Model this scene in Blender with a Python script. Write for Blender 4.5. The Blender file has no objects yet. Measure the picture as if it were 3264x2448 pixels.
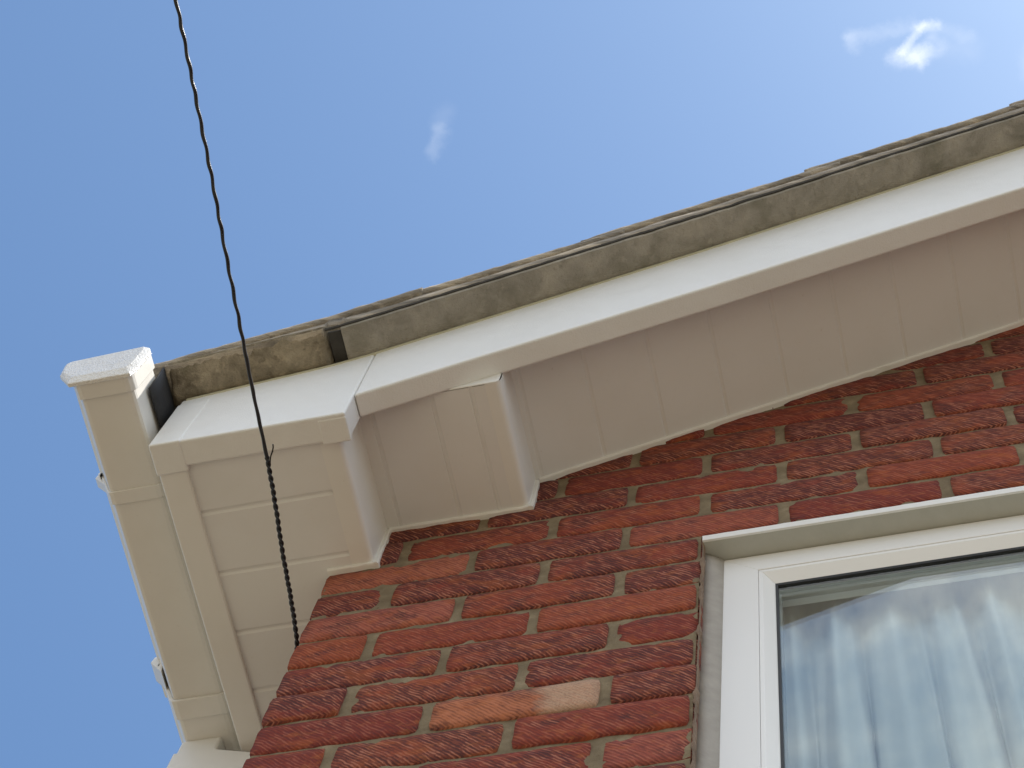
import bpy, bmesh, math, random
from mathutils import Vector, Matrix, noise
random.seed(7)
scn = bpy.context.scene
COL = scn.collection

# ------------------------------------------------------------------ camera
R = [[0.9705487550643893, 0.21554227437494372, 0.10759480470840796],
     [-0.16725264163385978, 0.9243267436721123, -0.3429965375904027],
     [-0.173383009287126, 0.3148993472362011, 0.9331541851166691]]
cam_d = bpy.data.cameras.new("camera")
cam = bpy.data.objects.new("camera", cam_d)
COL.objects.link(cam)
cam.matrix_world = Matrix(((R[0][0], -R[1][0], -R[2][0], 0.8263271520772404),
                           (R[0][1], -R[1][1], -R[2][1], -1.1400537576074516),
                           (R[0][2], -R[1][2], -R[2][2], -2.5899430237762253),
                           (0, 0, 0, 1)))
cam_d.sensor_width = 36.0
cam_d.lens = 36.0 * 6482.975 / 3264.0
cam_d.clip_start = 0.05
cam_d.clip_end = 5000
scn.camera = cam

# ------------------------------------------------------------------ light
SUN = Vector((0.47, -0.026, 0.883)).normalized()
SUN_EL = math.asin(SUN.z)
SUN_ROT = math.atan2(SUN.x, SUN.y)
SKY_STRENGTH = 0.15
scn.view_settings.view_transform = 'Standard'
scn.view_settings.look = 'None'
scn.view_settings.gamma = 1.0
scn.view_settings.use_curve_mapping = False
scn.view_settings.exposure = 0.35

sl = bpy.data.lights.new("sun", 'SUN')
sl.energy = 4.4
sl.angle = math.radians(0.5)
sl.color = (1.0, 0.95, 0.88)
so = bpy.data.objects.new("sun", sl)
so.rotation_euler = SUN.to_track_quat('Z', 'Y').to_euler()
so.location = (3, -1, 9)
COL.objects.link(so)


# node helpers
class NT:
    def __init__(s, tree):
        s.t = tree
        s.n = tree.nodes
        s.l = tree.links

    def new(s, kind, **kw):
        nd = s.n.new(kind)
        ins = kw.pop('ins', {})
        for k, v in kw.items():
            setattr(nd, k, v)
        for k, v in ins.items():
            s.put(nd.inputs[k], v)
        return nd

    def put(s, sock, v):
        if hasattr(v, 'is_output') or isinstance(v, bpy.types.NodeSocket):
            s.l.new(v, sock)
        else:
            sock.default_value = v

    def m(s, op, a, b=None, c=None, clamp=False):
        nd = s.n.new('ShaderNodeMath')
        nd.operation = op
        nd.use_clamp = clamp
        s.put(nd.inputs[0], a)
        if b is not None:
            s.put(nd.inputs[1], b)
        if c is not None:
            s.put(nd.inputs[2], c)
        return nd.outputs[0]

    def vm(s, op, a, b=None):
        nd = s.n.new('ShaderNodeVectorMath')
        nd.operation = op
        s.put(nd.inputs[0], a)
        if b is not None:
            s.put(nd.inputs[1], b)
        return nd.outputs['Value'] if op in ('DOT_PRODUCT', 'LENGTH') else nd.outputs[0]

    def noise(s, vec, scale, detail=4, rough=0.55, dist=0.0, out='Fac'):
        nd = s.n.new('ShaderNodeTexNoise')
        s.put(nd.inputs['Vector'], vec)
        nd.inputs['Scale'].default_value = scale
        nd.inputs['Detail'].default_value = detail
        nd.inputs['Roughness'].default_value = rough
        nd.inputs['Distortion'].default_value = dist
        return nd.outputs[out]

    def ramp(s, fac, stops, interp='LINEAR'):
        nd = s.n.new('ShaderNodeValToRGB')
        nd.color_ramp.interpolation = interp
        el = nd.color_ramp.elements
        while len(el) < len(stops):
            el.new(0.5)
        for e, (p, c) in zip(el, stops):
            e.position = p
            e.color = (c, c, c, 1) if not isinstance(c, (tuple, list)) else (*c, 1)
        s.put(nd.inputs[0], fac)
        return nd.outputs[0]

    def mix(s, fac, a, b, mode='MIX'):
        nd = s.n.new('ShaderNodeMix')
        nd.data_type = 'RGBA'
        nd.blend_type = mode
        s.put(nd.inputs[0], fac)
        for sock, v in ((nd.inputs[6], a), (nd.inputs[7], b)):
            if isinstance(v, (tuple, list)) and len(v) == 3:
                v = (*v, 1)
            s.put(sock, v)
        return nd.outputs[2]

    def smooth(s, x, a, b):
        nd = s.n.new('ShaderNodeMapRange')
        nd.interpolation_type = 'SMOOTHSTEP'
        s.put(nd.inputs[0], x)
        nd.inputs[1].default_value = a
        nd.inputs[2].default_value = b
        nd.inputs[3].default_value = 0
        nd.inputs[4].default_value = 1
        return nd.outputs[0]


# ------------------------------------------------------------------ sky with fair weather clouds
world = bpy.data.worlds.new("World")
scn.world = world
world.use_nodes = True
W = NT(world.node_tree)
W.n.clear()
sky = W.new('ShaderNodeTexSky')
sky.sky_type = 'NISHITA'
sky.sun_disc = False
sky.sun_elevation = SUN_EL
sky.sun_rotation = SUN_ROT
sky.air_density = 1.0
sky.dust_density = 1.5
sky.ozone_density = 1.6
tc = W.new('ShaderNodeTexCoord')
dirv = W.vm('NORMALIZE', tc.outputs['Generated'])
sx = W.new('ShaderNodeSeparateXYZ', ins={0: dirv})
zc = W.m('MAXIMUM', sx.outputs[2], 0.03)
px_ = W.m('DIVIDE', sx.outputs[0], zc)          # position on a flat cloud deck overhead
py_ = W.m('DIVIDE', sx.outputs[1], zc)
deck = W.new('ShaderNodeCombineXYZ', ins={0: px_, 1: py_, 2: 0.0}).outputs[0]
wn = W.noise(deck, 60.0, 5, 0.65, out='Color')
warp = W.vm('MULTIPLY', W.vm('SUBTRACT', wn, (0.5, 0.5, 0.5)), (0.013, 0.013, 0.0))
deckw = W.vm('ADD', deck, warp)


def capsule(a, b, r):
    """soft wisp of cloud between two points of the cloud deck"""
    ax, ay = a
    bx, by = b
    ln = math.hypot(bx - ax, by - ay) + 1e-6
    ux, uy = (bx - ax) / ln, (by - ay) / ln
    rel = W.vm('SUBTRACT', deckw, (ax, ay, 0))
    t = W.vm('DOT_PRODUCT', rel, (ux, uy, 0))
    n_ = W.m('ABSOLUTE', W.vm('DOT_PRODUCT', rel, (-uy, ux, 0)))
    tt = W.m('SUBTRACT', t, W.m('MINIMUM', W.m('MAXIMUM', t, 0.0), ln))
    d = W.m('SQRT', W.m('ADD', W.m('MULTIPLY', tt, tt), W.m('MULTIPLY', n_, n_)))
    return W.m('SUBTRACT', 1.0, W.smooth(d, 0.0, r))


def wsum(items):
    acc = None
    for (a, b, r, k) in items:
        c = W.m('MULTIPLY', capsule(a, b, r), k)
        acc = c if acc is None else W.m('ADD', acc, c)
    return acc


fine = W.noise(deckw, 60.0, 5, 0.6)
#@WISPS
wisp = wsum([
    ((0.0378, 0.2058), (0.0480, 0.2070), 0.0085, 0.52),
    ((0.0470, 0.2065), (0.0560, 0.2050), 0.0085, 0.24),
    ((0.0400, 0.2030), (0.0510, 0.1915), 0.0038, 0.52),
    ((0.0480, 0.1915), (0.0575, 0.1925), 0.0046, 0.40),
    ((0.0560, 0.1930), (0.0540, 0.1990), 0.0045, 0.24),
    ((0.0180, 0.1925), (0.0470, 0.1900), 0.0055, 0.17),
    ((0.0165, 0.1905), (0.0175, 0.1965), 0.0055, 0.12),
    ((0.0600, 0.1950), (0.0720, 0.2020), 0.0055, 0.15),
    ((0.0600, 0.2050), (0.0720, 0.2090), 0.010, 0.08),
    ((-0.1982, 0.2090), (-0.1915, 0.1990), 0.0065, 0.125),
    ((-0.1905, 0.1950), (-0.1870, 0.1890), 0.008, 0.06),
    ((0.1030, 0.2200), (0.1200, 0.2300), 0.014, 0.25),
])
wisp = W.m('MULTIPLY', wisp, W.m('MULTIPLY_ADD', fine, 2.6, -0.25))
wisp = W.m('MINIMUM', W.m('MAXIMUM', wisp, 0.0), 1.0)
# broken cloud in front of the house (mirrored in the window, brightens the fascias)
cn = W.noise(deck, 2.6, 7, 0.62, 0.5)
south = W.m('MULTIPLY', sx.outputs[1], -1.0)
cover = W.m('MULTIPLY', W.smooth(cn, 0.35, 0.56), W.smooth(south, 0.12, 0.42))
cloudn = W.noise(deckw, 7.0, 5, 0.6)
cover = W.m('MULTIPLY', cover, W.smooth(cloudn, 0.22, 0.62))
skyc = W.vm('MULTIPLY', sky.outputs[0], (0.83, 1.025, 1.125))
c1 = W.mix(W.m('MULTIPLY', wisp, 0.78), skyc, (5.6, 6.0, 6.6))
c2 = W.mix(cover, c1, (8.7, 8.6, 8.4))
bg = W.new('ShaderNodeBackground', ins={'Color': c2, 'Strength': SKY_STRENGTH})
wo = W.new('ShaderNodeOutputWorld', ins={'Surface': bg.outputs[0]})


# ------------------------------------------------------------------ helpers
def tag(o, label=None, cat=None, group=None, kind=None):
    if label: o['label'] = label
    if cat: o['category'] = cat
    if group: o['group'] = group
    if kind: o['kind'] = kind
    return o


def obj(name, bm, mat=None, parent=None, smooth=False, bevel=None, segs=2):
    bmesh.ops.recalc_face_normals(bm, faces=bm.faces)
    me = bpy.data.meshes.new(name)
    bm.to_mesh(me)
    bm.free()
    if mat: me.materials.append(mat)
    if smooth:
        for p in me.polygons: p.use_smooth = True
    o = bpy.data.objects.new(name, me)
    COL.objects.link(o)
    if parent: o.parent = parent
    if bevel:
        b = o.modifiers.new('bevel', 'BEVEL')
        b.width = bevel
        b.segments = segs
        b.limit_method = 'ANGLE'
        b.angle_limit = math.radians(35)
        b.harden_normals = False
    return o


def empty(name, loc=(0, 0, 0)):
    o = bpy.data.objects.new(name, None)
    o.location = loc
    o.empty_display_size = 0.2
    COL.objects.link(o)
    return o


def box(bm, x0, x1, y0, y1, z0, z1):
    v = [bm.verts.new((x, y, z)) for x in (x0, x1) for y in (y0, y1) for z in (z0, z1)]
    for f in ((0, 1, 3, 2), (4, 6, 7, 5), (0, 4, 5, 1), (2, 3, 7, 6), (0, 2, 6, 4), (1, 5, 7, 3)):
        bm.faces.new([v[i] for i in f])


def prism_y(bm, poly, y0, y1):
    """extrude an (x, z) polygon along y"""
    a = [bm.verts.new((x, y0, z)) for x, z in poly]
    b = [bm.verts.new((x, y1, z)) for x, z in poly]
    n = len(poly)
    bm.faces.new(a)
    bm.faces.new(b[::-1])
    for i in range(n):
        bm.faces.new((a[i], b[i], b[(i + 1) % n], a[(i + 1) % n]))


def sweep(bm, pts, rad, seg=8, close=True):
    """tube along points"""
    rings = []
    up = Vector((0, 0, 1))
    for i, p in enumerate(pts):
        p = Vector(p)
        t = (Vector(pts[min(i + 1, len(pts) - 1)]) - Vector(pts[max(i - 1, 0)])).normalized()
        s = t.cross(up)
        if s.length < 1e-4: s = Vector((1, 0, 0))
        s.normalize()
        u = s.cross(t)
        r = rad(i) if callable(rad) else rad
        rings.append([bm.verts.new(p + (s * math.cos(a) + u * math.sin(a)) * r)
                      for a in [2 * math.pi * k / seg for k in range(seg)]])
    for a, b in zip(rings[:-1], rings[1:]):
        for k in range(seg):
            bm.faces.new((a[k], a[(k + 1) % seg], b[(k + 1) % seg], b[k]))
    if close:
        bm.faces.new(rings[0][::-1])
        bm.faces.new(rings[-1])


def interp(pts, x):
    if x <= pts[0][0]: i = 0
    elif x >= pts[-1][0]: i = len(pts) - 2
    else:
        i = next(k for k in range(len(pts) - 1) if pts[k][0] <= x <= pts[k + 1][0])
    (x0, z0), (x1, z1) = pts[i], pts[i + 1]
    return z0 + (z1 - z0) * (x - x0) / (x1 - x0)


def N3(x, y, z, s=1.0):
    return noise.noise(Vector((x * s, y * s, z * s)))


# ------------------------------------------------------------------ materials
def mat_base(name):
    m = bpy.data.materials.new(name)
    m.use_nodes = True
    t = NT(m.node_tree)
    t.n.clear()
    out = t.new('ShaderNodeOutputMaterial')
    b = t.new('ShaderNodeBsdfPrincipled')
    t.l.new(b.outputs[0], out.inputs[0])
    geo = t.new('ShaderNodeTexCoord')
    return m, t, b, geo.outputs['Object'], out


def bumpn(t, b, h, strength, dist=0.002):
    bp = t.new('ShaderNodeBump', ins={'Height': h, 'Strength': strength, 'Distance': dist})
    t.l.new(bp.outputs[0], b.inputs['Normal'])


def upvc(name, col, rough=0.34, grime=0.10, grain=0.25, gscale=900.0, dirt=(0.42, 0.38, 0.28), rv=0.10, bd=0.0006):
    m, t, b, P, _ = mat_base(name)
    big = t.noise(P, 5.0, 5, 0.6)
    spots = t.ramp(t.noise(P, 160.0, 3, 0.6), [(0.66, 0.0), (0.76, 1.0)])
    f = t.m('MULTIPLY', t.ramp(big, [(0.42, 0.0), (0.75, 1.0)]), grime)
    f = t.m('ADD', f, t.m('MULTIPLY', spots, grime * 0.9), clamp=True)
    marks = t.smooth(t.noise(P, 48.0, 3, 0.7), 0.73, 0.80)
    f = t.m('ADD', f, t.m('MULTIPLY', marks, 0.22), clamp=True)
    c = t.mix(f, col, dirt)
    t.put(b.inputs['Base Color'], c)
    rr = t.m('MULTIPLY_ADD', t.noise(P, 30.0, 4), rv, rough - rv / 2)
    t.put(b.inputs['Roughness'], rr)
    b.inputs['IOR'].default_value = 1.5
    h = t.m('ADD', t.m('MULTIPLY', t.noise(P, gscale, 2), 1.0), t.m('MULTIPLY', t.noise(P, 18.0, 2), 3.0))
    bumpn(t, b, h, grain, bd)
    return m


M_white = upvc('white_plastic', (0.80, 0.79, 0.76))
M_soffit = upvc('soffit_plastic', (0.77, 0.765, 0.755), 0.42, 0.12)
M_fascia = upvc('fascia_plastic', (0.80, 0.80, 0.785), 0.36, 0.12, 0.9, 420.0)
M_gutter = upvc('gutter_plastic', (0.78, 0.76, 0.72), 0.30, 0.14)
M_cap = upvc('end_cap_plastic', (0.80, 0.79, 0.77), 0.28, 0.06, 1.0, 300.0, bd=0.0028)
M_frame = upvc('window_plastic', (0.82, 0.81, 0.79), 0.30, 0.02, 0.08, rv=0.03)


def mk_brick():
    m, t, b, P, _ = mat_base('brick')
    at = t.new('ShaderNodeVertexColor')
    at.layer_name = 'tone'
    sp = t.new('ShaderNodeSeparateColor', ins={0: at.outputs[0]})
    hue, dark, seed = sp.outputs[0], sp.outputs[1], sp.outputs[2]
    s = t.new('ShaderNodeSeparateXYZ', ins={0: P})
    X, Y, Z = s.outputs
    h_ = t.m('ADD', X, Y)
    off = t.m('MULTIPLY', seed, 37.0)
    along = t.m('SUBTRACT', h_, Z)
    across = t.m('ADD', h_, Z)
    streak_v = t.new('ShaderNodeCombineXYZ', ins={0: t.m('MULTIPLY', along, 30.0), 1: t.m('MULTIPLY', across, 150.0), 2: off}).outputs[0]
    wv = t.noise(P, 30.0, 2, out='Color')
    streak_v = t.vm('ADD', streak_v, t.vm('MULTIPLY', wv, (0.9, 1.1, 0.0)))
    stn = t.noise(streak_v, 1.0, 3, 0.6)
    ph_ = t.m('ADD', t.m('MULTIPLY', across, 960.0), t.m('ADD', t.m('MULTIPLY', t.noise(P, 22.0, 2), 7.0), t.m('MULTIPLY', t.noise(P, 120.0, 2), 2.4)))
    wave = t.m('MULTIPLY_ADD', t.m('SINE', ph_), 0.5, 0.5)
    st = t.m('ADD', t.m('MULTIPLY', stn, 0.80), t.m('MULTIPLY', wave, 0.185))
    patch_v = t.new('ShaderNodeCombineXYZ', ins={0: t.m('MULTIPLY', h_, 15.0), 1: t.m('MULTIPLY', Z, 24.0), 2: off}).outputs[0]
    patch = t.noise(patch_v, 1.0, 4, 0.6)
    fine = t.noise(P, 420.0, 3, 0.7)
    base = t.ramp(hue, [(0.0, (0.185, 0.036, 0.026)), (0.35, (0.235, 0.048, 0.031)), (0.62, (0.295, 0.072, 0.034)),
                        (0.82, (0.30, 0.082, 0.060)), (1.0, (0.43, 0.15, 0.072))])
    pd = t.m('SUBTRACT', t.m('ADD', patch, t.m('MULTIPLY', dark, 0.36)), 0.26)
    pdark = t.smooth(pd, 0.34, 0.56)
    # grooves of the dragged face: dark purple troughs, paler ridges
    groove = t.smooth(st, 0.50, 0.40)
    ridge = t.smooth(st, 0.53, 0.64)
    c = t.mix(t.m('MULTIPLY', pdark, 0.55), base, (0.105, 0.042, 0.036))
    c = t.mix(t.m('MULTIPLY', groove, t.m('MULTIPLY_ADD', pdark, 0.36, 0.38)), c, (0.066, 0.028, 0.028))
    c = t.mix(t.m('MULTIPLY', ridge, t.m('MULTIPLY_ADD', pdark, 0.30, 0.27)), c, (0.52, 0.22, 0.14))
    orange = t.smooth(t.noise(t.vm('ADD', patch_v, (11.0, 3.0, 7.0)), 1.3, 3, 0.6), 0.54, 0.68)
    c = t.mix(t.m('MULTIPLY', orange, 0.34), c, (0.40, 0.105, 0.03))
    mott = t.noise(t.vm('ADD', patch_v, (5.0, 13.0, 2.0)), 3.4, 4, 0.65)
    c = t.mix(t.m('MULTIPLY', t.smooth(mott, 0.54, 0.70), 0.42), c, (0.115, 0.036, 0.042))
    c = t.mix(t.m('MULTIPLY', t.smooth(mott, 0.46, 0.30), 0.38), c, (0.37, 0.125, 0.045))
    # lime bloom
    bl = t.smooth(t.noise(P, 34.0, 5, 0.65), 0.63, 0.78)
    c = t.mix(t.m('MULTIPLY', bl, 0.38), c, (0.42, 0.27, 0.19))
    c = t.mix(t.m('MULTIPLY', t.smooth(fine, 0.55, 0.75), 0.25), c, (0.06, 0.03, 0.03))
    # pale burnt end on the odd light brick
    pale = t.m('MULTIPLY', t.smooth(hue, 0.93, 0.99), t.smooth(t.m('ADD', X, t.m('MULTIPLY', patch, 0.10)), 0.40, 0.44))
    c = t.mix(t.m('MULTIPLY', pale, t.m('MULTIPLY_ADD', t.smooth(fine, 0.35, 0.6), 0.35, 0.50)), c, (0.50, 0.33, 0.22))
    t.put(b.inputs['Base Color'], c)
    b.inputs['Roughness'].default_value = 0.92
    b.inputs['Specular IOR Level'].default_value = 0.18
    h = t.m('ADD', t.m('MULTIPLY', st, 2.2), t.m('MULTIPLY', fine, 0.35))
    bumpn(t, b, h, 1.0, 0.00065)
    return m


def mk_mortar():
    m, t, b, P, _ = mat_base('mortar')
    n1 = t.noise(P, 24.0, 5, 0.6)
    n2 = t.noise(P, 500.0, 3, 0.7)
    c = t.ramp(n1, [(0.3, (0.15, 0.112, 0.068)), (0.55, (0.225, 0.175, 0.108)), (0.75, (0.33, 0.26, 0.165))])
    c = t.mix(t.m('MULTIPLY', t.smooth(n2, 0.5, 0.75), 0.4), c, (0.14, 0.11, 0.08))
    c = t.mix(t.m('MULTIPLY', t.smooth(t.noise(P, 9.0, 3), 0.60, 0.75), 0.45), c, (0.13, 0.12, 0.06))
    t.put(b.inputs['Base Color'], c)
    b.inputs['Roughness'].default_value = 0.95
    b.inputs['Specular IOR Level'].default_value = 0.2
    bumpn(t, b, t.m('ADD', n2, t.m('MULTIPLY', t.noise(P, 90.0, 3), 2.0)), 0.8, 0.0012)
    return m


def mk_concrete(name, dark, mid, light, moss=0.4, scale=1.0, streak=False):
    m, t, b, P, _ = mat_base(name)
    if streak:
        mp = t.new('ShaderNodeMapping', ins={'Vector': P})
        mp.inputs['Rotation'].default_value = (0, math.radians(14), 0)
        mp.inputs['Scale'].default_value = (0.22, 1.0, 1.5)
        V = mp.outputs[0]
    else:
        V = P
    n1 = t.noise(V, 26.0 * scale, 6, 0.62, 0.4)
    n2 = t.noise(P, 380.0, 3, 0.7)
    n3 = t.noise(V, 70.0 * scale, 4, 0.6)
    c = t.ramp(n1, [(0.30, dark), (0.52, mid), (0.72, light)])
    c = t.mix(t.m('MULTIPLY', t.smooth(n3, 0.56, 0.72), 0.55), c, light)
    c = t.mix(t.m('MULTIPLY', t.smooth(n3, 0.44, 0.28), 0.60), c, dark)
    c = t.mix(t.m('MULTIPLY', t.smooth(t.noise(P, 14.0, 4), 0.52, 0.68), moss), c, (0.075, 0.085, 0.035))
    c = t.mix(t.m('MULTIPLY', t.smooth(n2, 0.5, 0.75), 0.35), c, dark)
    t.put(b.inputs['Base Color'], c)
    b.inputs['Roughness'].default_value = 0.93
    b.inputs['Specular IOR Level'].default_value = 0.2
    bumpn(t, b, t.m('ADD', t.m('MULTIPLY', n3, 3.0), n2), 0.9, 0.0025)
    return m


M_brick = mk_brick()
M_mortar = mk_mortar()
M_tile = mk_concrete('roof_tile_concrete', (0.15, 0.135, 0.112), (0.345, 0.30, 0.245), (0.66, 0.56, 0.42), 0.10, 1.0, True)
M_cloak = mk_concrete('undercloak_board', (0.23, 0.21, 0.17), (0.34, 0.31, 0.26), (0.43, 0.385, 0.32), 0.22, 0.7)
M_bed = mk_concrete('verge_mortar', (0.12, 0.095, 0.065), (0.275, 0.235, 0.17), (0.47, 0.40, 0.29), 0.45, 0.9)


def simple(name, col, rough=0.5, bump=0.0, bscale=200.0, var=0.0):
    m, t, b, P, _ = mat_base(name)
    if var:
        c = t.mix(t.noise(P, 40.0, 4), tuple(x * (1 - var) for x in col), tuple(min(1, x * (1 + var)) for x in col))
        t.put(b.inputs['Base Color'], c)
    else:
        b.inputs['Base Color'].default_value = (*col, 1)
    b.inputs['Roughness'].default_value = rough
    if bump:
        bumpn(t, b, t.noise(P, bscale, 3), bump, 0.001)
    return m


M_cable = simple('cable_sheath', (0.010, 0.009, 0.011), 0.32, 0.3, 500.0)
M_felt = simple('roofing_felt', (0.018, 0.018, 0.020), 0.7, 0.6, 300.0, 0.3)
M_seal = simple('rubber_seal', (0.012, 0.012, 0.012), 0.55)
M_dirt_shade = simple('dirt_and_gap_shade', (0.050, 0.046, 0.040), 0.95, 0.8, 200.0, 0.5)  # dark tone: shade of the verge gaps put into the colour, with some dirt
M_mastic = simple('mastic', (0.36, 0.325, 0.28), 0.7, 0.5, 120.0, 0.25)
M_stain = simple('old_sealant', (0.22, 0.15, 0.10), 0.85, 0.9, 160.0, 0.6)
M_lintel = simple('painted_lintel', (0.43, 0.425, 0.375), 0.55, 0.4, 90.0, 0.10)
M_plaster = simple('room_plaster', (0.45, 0.43, 0.40), 0.9)


def mk_glass():
    m = bpy.data.materials.new('window_glass')
    m.use_nodes = True
    t = NT(m.node_tree)
    t.n.clear()
    out = t.new('ShaderNodeOutputMaterial')
    P = t.new('ShaderNodeTexCoord').outputs['Object']
    geo = t.new('ShaderNodeNewGeometry')
    cosv = t.m('ABSOLUTE', t.vm('DOT_PRODUCT', geo.outputs['Incoming'], geo.outputs['Normal']))
    f = t.m('MULTIPLY_ADD', t.m('POWER', t.m('SUBTRACT', 1.0, cosv, clamp=True), 5.0), 1.65, 0.06, clamp=True)
    tr = t.new('ShaderNodeBsdfTransparent', ins={'Color': (0.93, 0.97, 0.96, 1)})
    gl = t.new('ShaderNodeBsdfGlossy', ins={'Color': (0.92, 0.96, 1, 1), 'Roughness': 0.0})
    mx = t.new('ShaderNodeMixShader')
    t.l.new(f, mx.inputs[0])
    t.l.new(tr.outputs[0], mx.inputs[1])
    t.l.new(gl.outputs[0], mx.inputs[2])
    t.l.new(mx.outputs[0], out.inputs[0])
    return m


def mk_curtain():
    m = bpy.data.materials.new('net_curtain')
    m.use_nodes = True
    t = NT(m.node_tree)
    t.n.clear()
    out = t.new('ShaderNodeOutputMaterial')
    P = t.new('ShaderNodeTexCoord').outputs['Object']
    mp = t.new('ShaderNodeMapping', ins={'Vector': P})
    mp.inputs['Scale'].default_value = (1, 1, 0.15)
    c = t.mix(t.noise(mp.outputs[0], 50.0, 4), (0.78, 0.80, 0.81), (0.92, 0.92, 0.92))
    d = t.new('ShaderNodeBsdfDiffuse', ins={'Color': c})
    tl = t.new('ShaderNodeBsdfTranslucent', ins={'Color': (0.80, 0.84, 0.88, 1)})
    tr = t.new('ShaderNodeBsdfTransparent')
    m1 = t.new('ShaderNodeMixShader', ins={0: 0.15})
    m2 = t.new('ShaderNodeMixShader', ins={0: 0.16})
    t.l.new(d.outputs[0], m1.inputs[1])
    t.l.new(tl.outputs[0], m1.inputs[2])
    t.l.new(m1.outputs[0], m2.inputs[1])
    t.l.new(tr.outputs[0], m2.inputs[2])
    t.l.new(m2.outputs[0], out.inputs[0])
    return m


M_glass = mk_glass()
M_curtain = mk_curtain()


def mk_ground():
    m, t, b, P, _ = mat_base('sandy_paving')
    br = t.new('ShaderNodeTexBrick', ins={'Vector': P, 'Color1': (0.250, 0.208, 0.135, 1), 'Color2': (0.225, 0.187, 0.120, 1),
                                          'Mortar': (0.12, 0.09, 0.06, 1), 'Scale': 1.6, 'Mortar Size': 0.012})
    n = t.noise(P, 3.0, 6, 0.6)
    c = t.mix(t.m('MULTIPLY', n, 0.5), br.outputs[0], (0.185, 0.15, 0.098))
    t.put(b.inputs['Base Color'], c)
    b.inputs['Roughness'].default_value = 0.9
    bumpn(t, b, t.noise(P, 80.0, 4), 0.5, 0.004)
    return m


# ------------------------------------------------------------------ ground
GZ = -4.25
bm = bmesh.new()
bmesh.ops.create_grid(bm, x_segments=24, y_segments=24, size=600)
for v in bm.verts: v.co.z = GZ
tag(obj('ground', bm, mk_ground()), 'sandy paved ground below the gable wall', 'ground', kind='structure')

# ------------------------------------------------------------------ the house
house = empty('brick_house', (0, 0, GZ))
tag(house, 'red rustic brick gable end with white plastic eaves, gutter and window', 'house')


def H(o):
    """parent keeping the world place"""
    o.parent = house
    o.matrix_parent_inverse = house.matrix_world.inverted()
    return o


bpy.context.view_layer.update()
HM = Matrix.Translation((0, 0, -GZ))


def part(name, bm, mat=None, parent=None, **kw):
    o = obj(name, bm, mat, None, **kw)
    if parent is None:
        o.parent = house
        o.matrix_parent_inverse = HM
    else:
        o.parent = parent          # a part has identity world matrix: local == world
    return o


ZT = [(-0.30, 0.232), (-0.211, 0.2500), (-0.1026, 0.272), (0.0236, 0.2965), (0.081, 0.3168), (0.6057, 0.5650), (1.1363, 0.8360), (4.10, 2.330)]
ZB = [(0.088, 0.1370), (0.6091, 0.3620), (1.1058, 0.5944), (4.10, 1.990)]
RS = [(0.291, 0.2936), (0.6847, 0.4690), (1.0793, 0.6455), (4.10, 1.995)]   # rake soffit where it meets the wall
zt = lambda x: interp(ZT, x)
zb = lambda x: interp(ZB, x)
rs = lambda x: interp(RS, x)
RIDGE = 4.10
LEN = 7.5

# ---- brick wall
WX0, WX1, WZ0, WZ1 = 0.5605, 1.80, -1.38, -0.004      # window opening
wall_bm = bmesh.new()
lay = wall_bm.loops.layers.float_color.new('tone')


def brick_front(bm, x0, x1, z0, z1, yd, tone, fine_, side=False, seed=0.0, y0=0.0):
    """one brick seen on its long face; irregular arrises when fine_"""
    j = 0.0013 if fine_ else 0.0
    nx = max(2, int((x1 - x0) / 0.012)) if fine_ else 1
    nz = 5 if fine_ else 1
    grid = []
    tilt = random.uniform(-0.0010, 0.0010) if fine_ else 0
    depth = random.choice([-0.0026, -0.0012, -0.0006, 0.0, 0.0005, 0.0009]) if fine_ else 0
    for k in range(nz + 1):
        row = []
        for i in range(nx + 1):
            u, w = i / nx, k / nz
            x = x0 + (x1 - x0) * u
            z = z0 + (z1 - z0) * w + tilt * (u - 0.5) * 2
            y = y0 + depth
            if fine_:
                n1 = N3(x + seed, z, seed, 38)
                n2 = N3(x, z + seed, seed + 5, 90)
                edge = min(u * (x1 - x0), (1 - u) * (x1 - x0), w * (z1 - z0), (1 - w) * (z1 - z0))
                y += n1 * 0.0012 + n2 * 0.0006
                if edge < 1e-6:
                    y += 0.0015 + max(0, n2) * 0.0012
                    if k in (0, nz): z += n1 * j * 0.7 + n2 * j * 0.6
                    if i in (0, nx): x += N3(z, x, seed + 9, 45) * j * 0.9
                    if (k in (0, nz)) and (i in (0, nx)):
                        x += (x0 + x1 - 2 * x) * 0.010
                        z += (z0 + z1 - 2 * z) * 0.035
            if side:
                row.append(bm.verts.new((y, x, z)))
            else:
                row.append(bm.verts.new((x, y, z)))
        grid.append(row)
    fs = []
    for k in range(nz):
        for i in range(nx):
            fs.append(bm.faces.new((grid[k][i], grid[k][i + 1], grid[k + 1][i + 1], grid[k + 1][i])))
    # rim going back into the wall
    rim = [grid[0][i] for i in range(nx + 1)] + [grid[k][nx] for k in range(1, nz + 1)] + \
          [grid[nz][i] for i in range(nx - 1, -1, -1)] + [grid[k][0] for k in range(nz - 1, 0, -1)]
    back = []
    for v in rim:
        c = v.co.copy()
        if side: c.x = yd
        else: c.y = yd
        back.append(bm.verts.new(c))
    for i in range(len(rim)):
        jn = (i + 1) % len(rim)
        fs.append(bm.faces.new((rim[i], back[i], back[jn], rim[jn])))
    for f in fs:
        f.smooth = fine_
        for l in f.loops:
            l[lay] = tone


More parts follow.
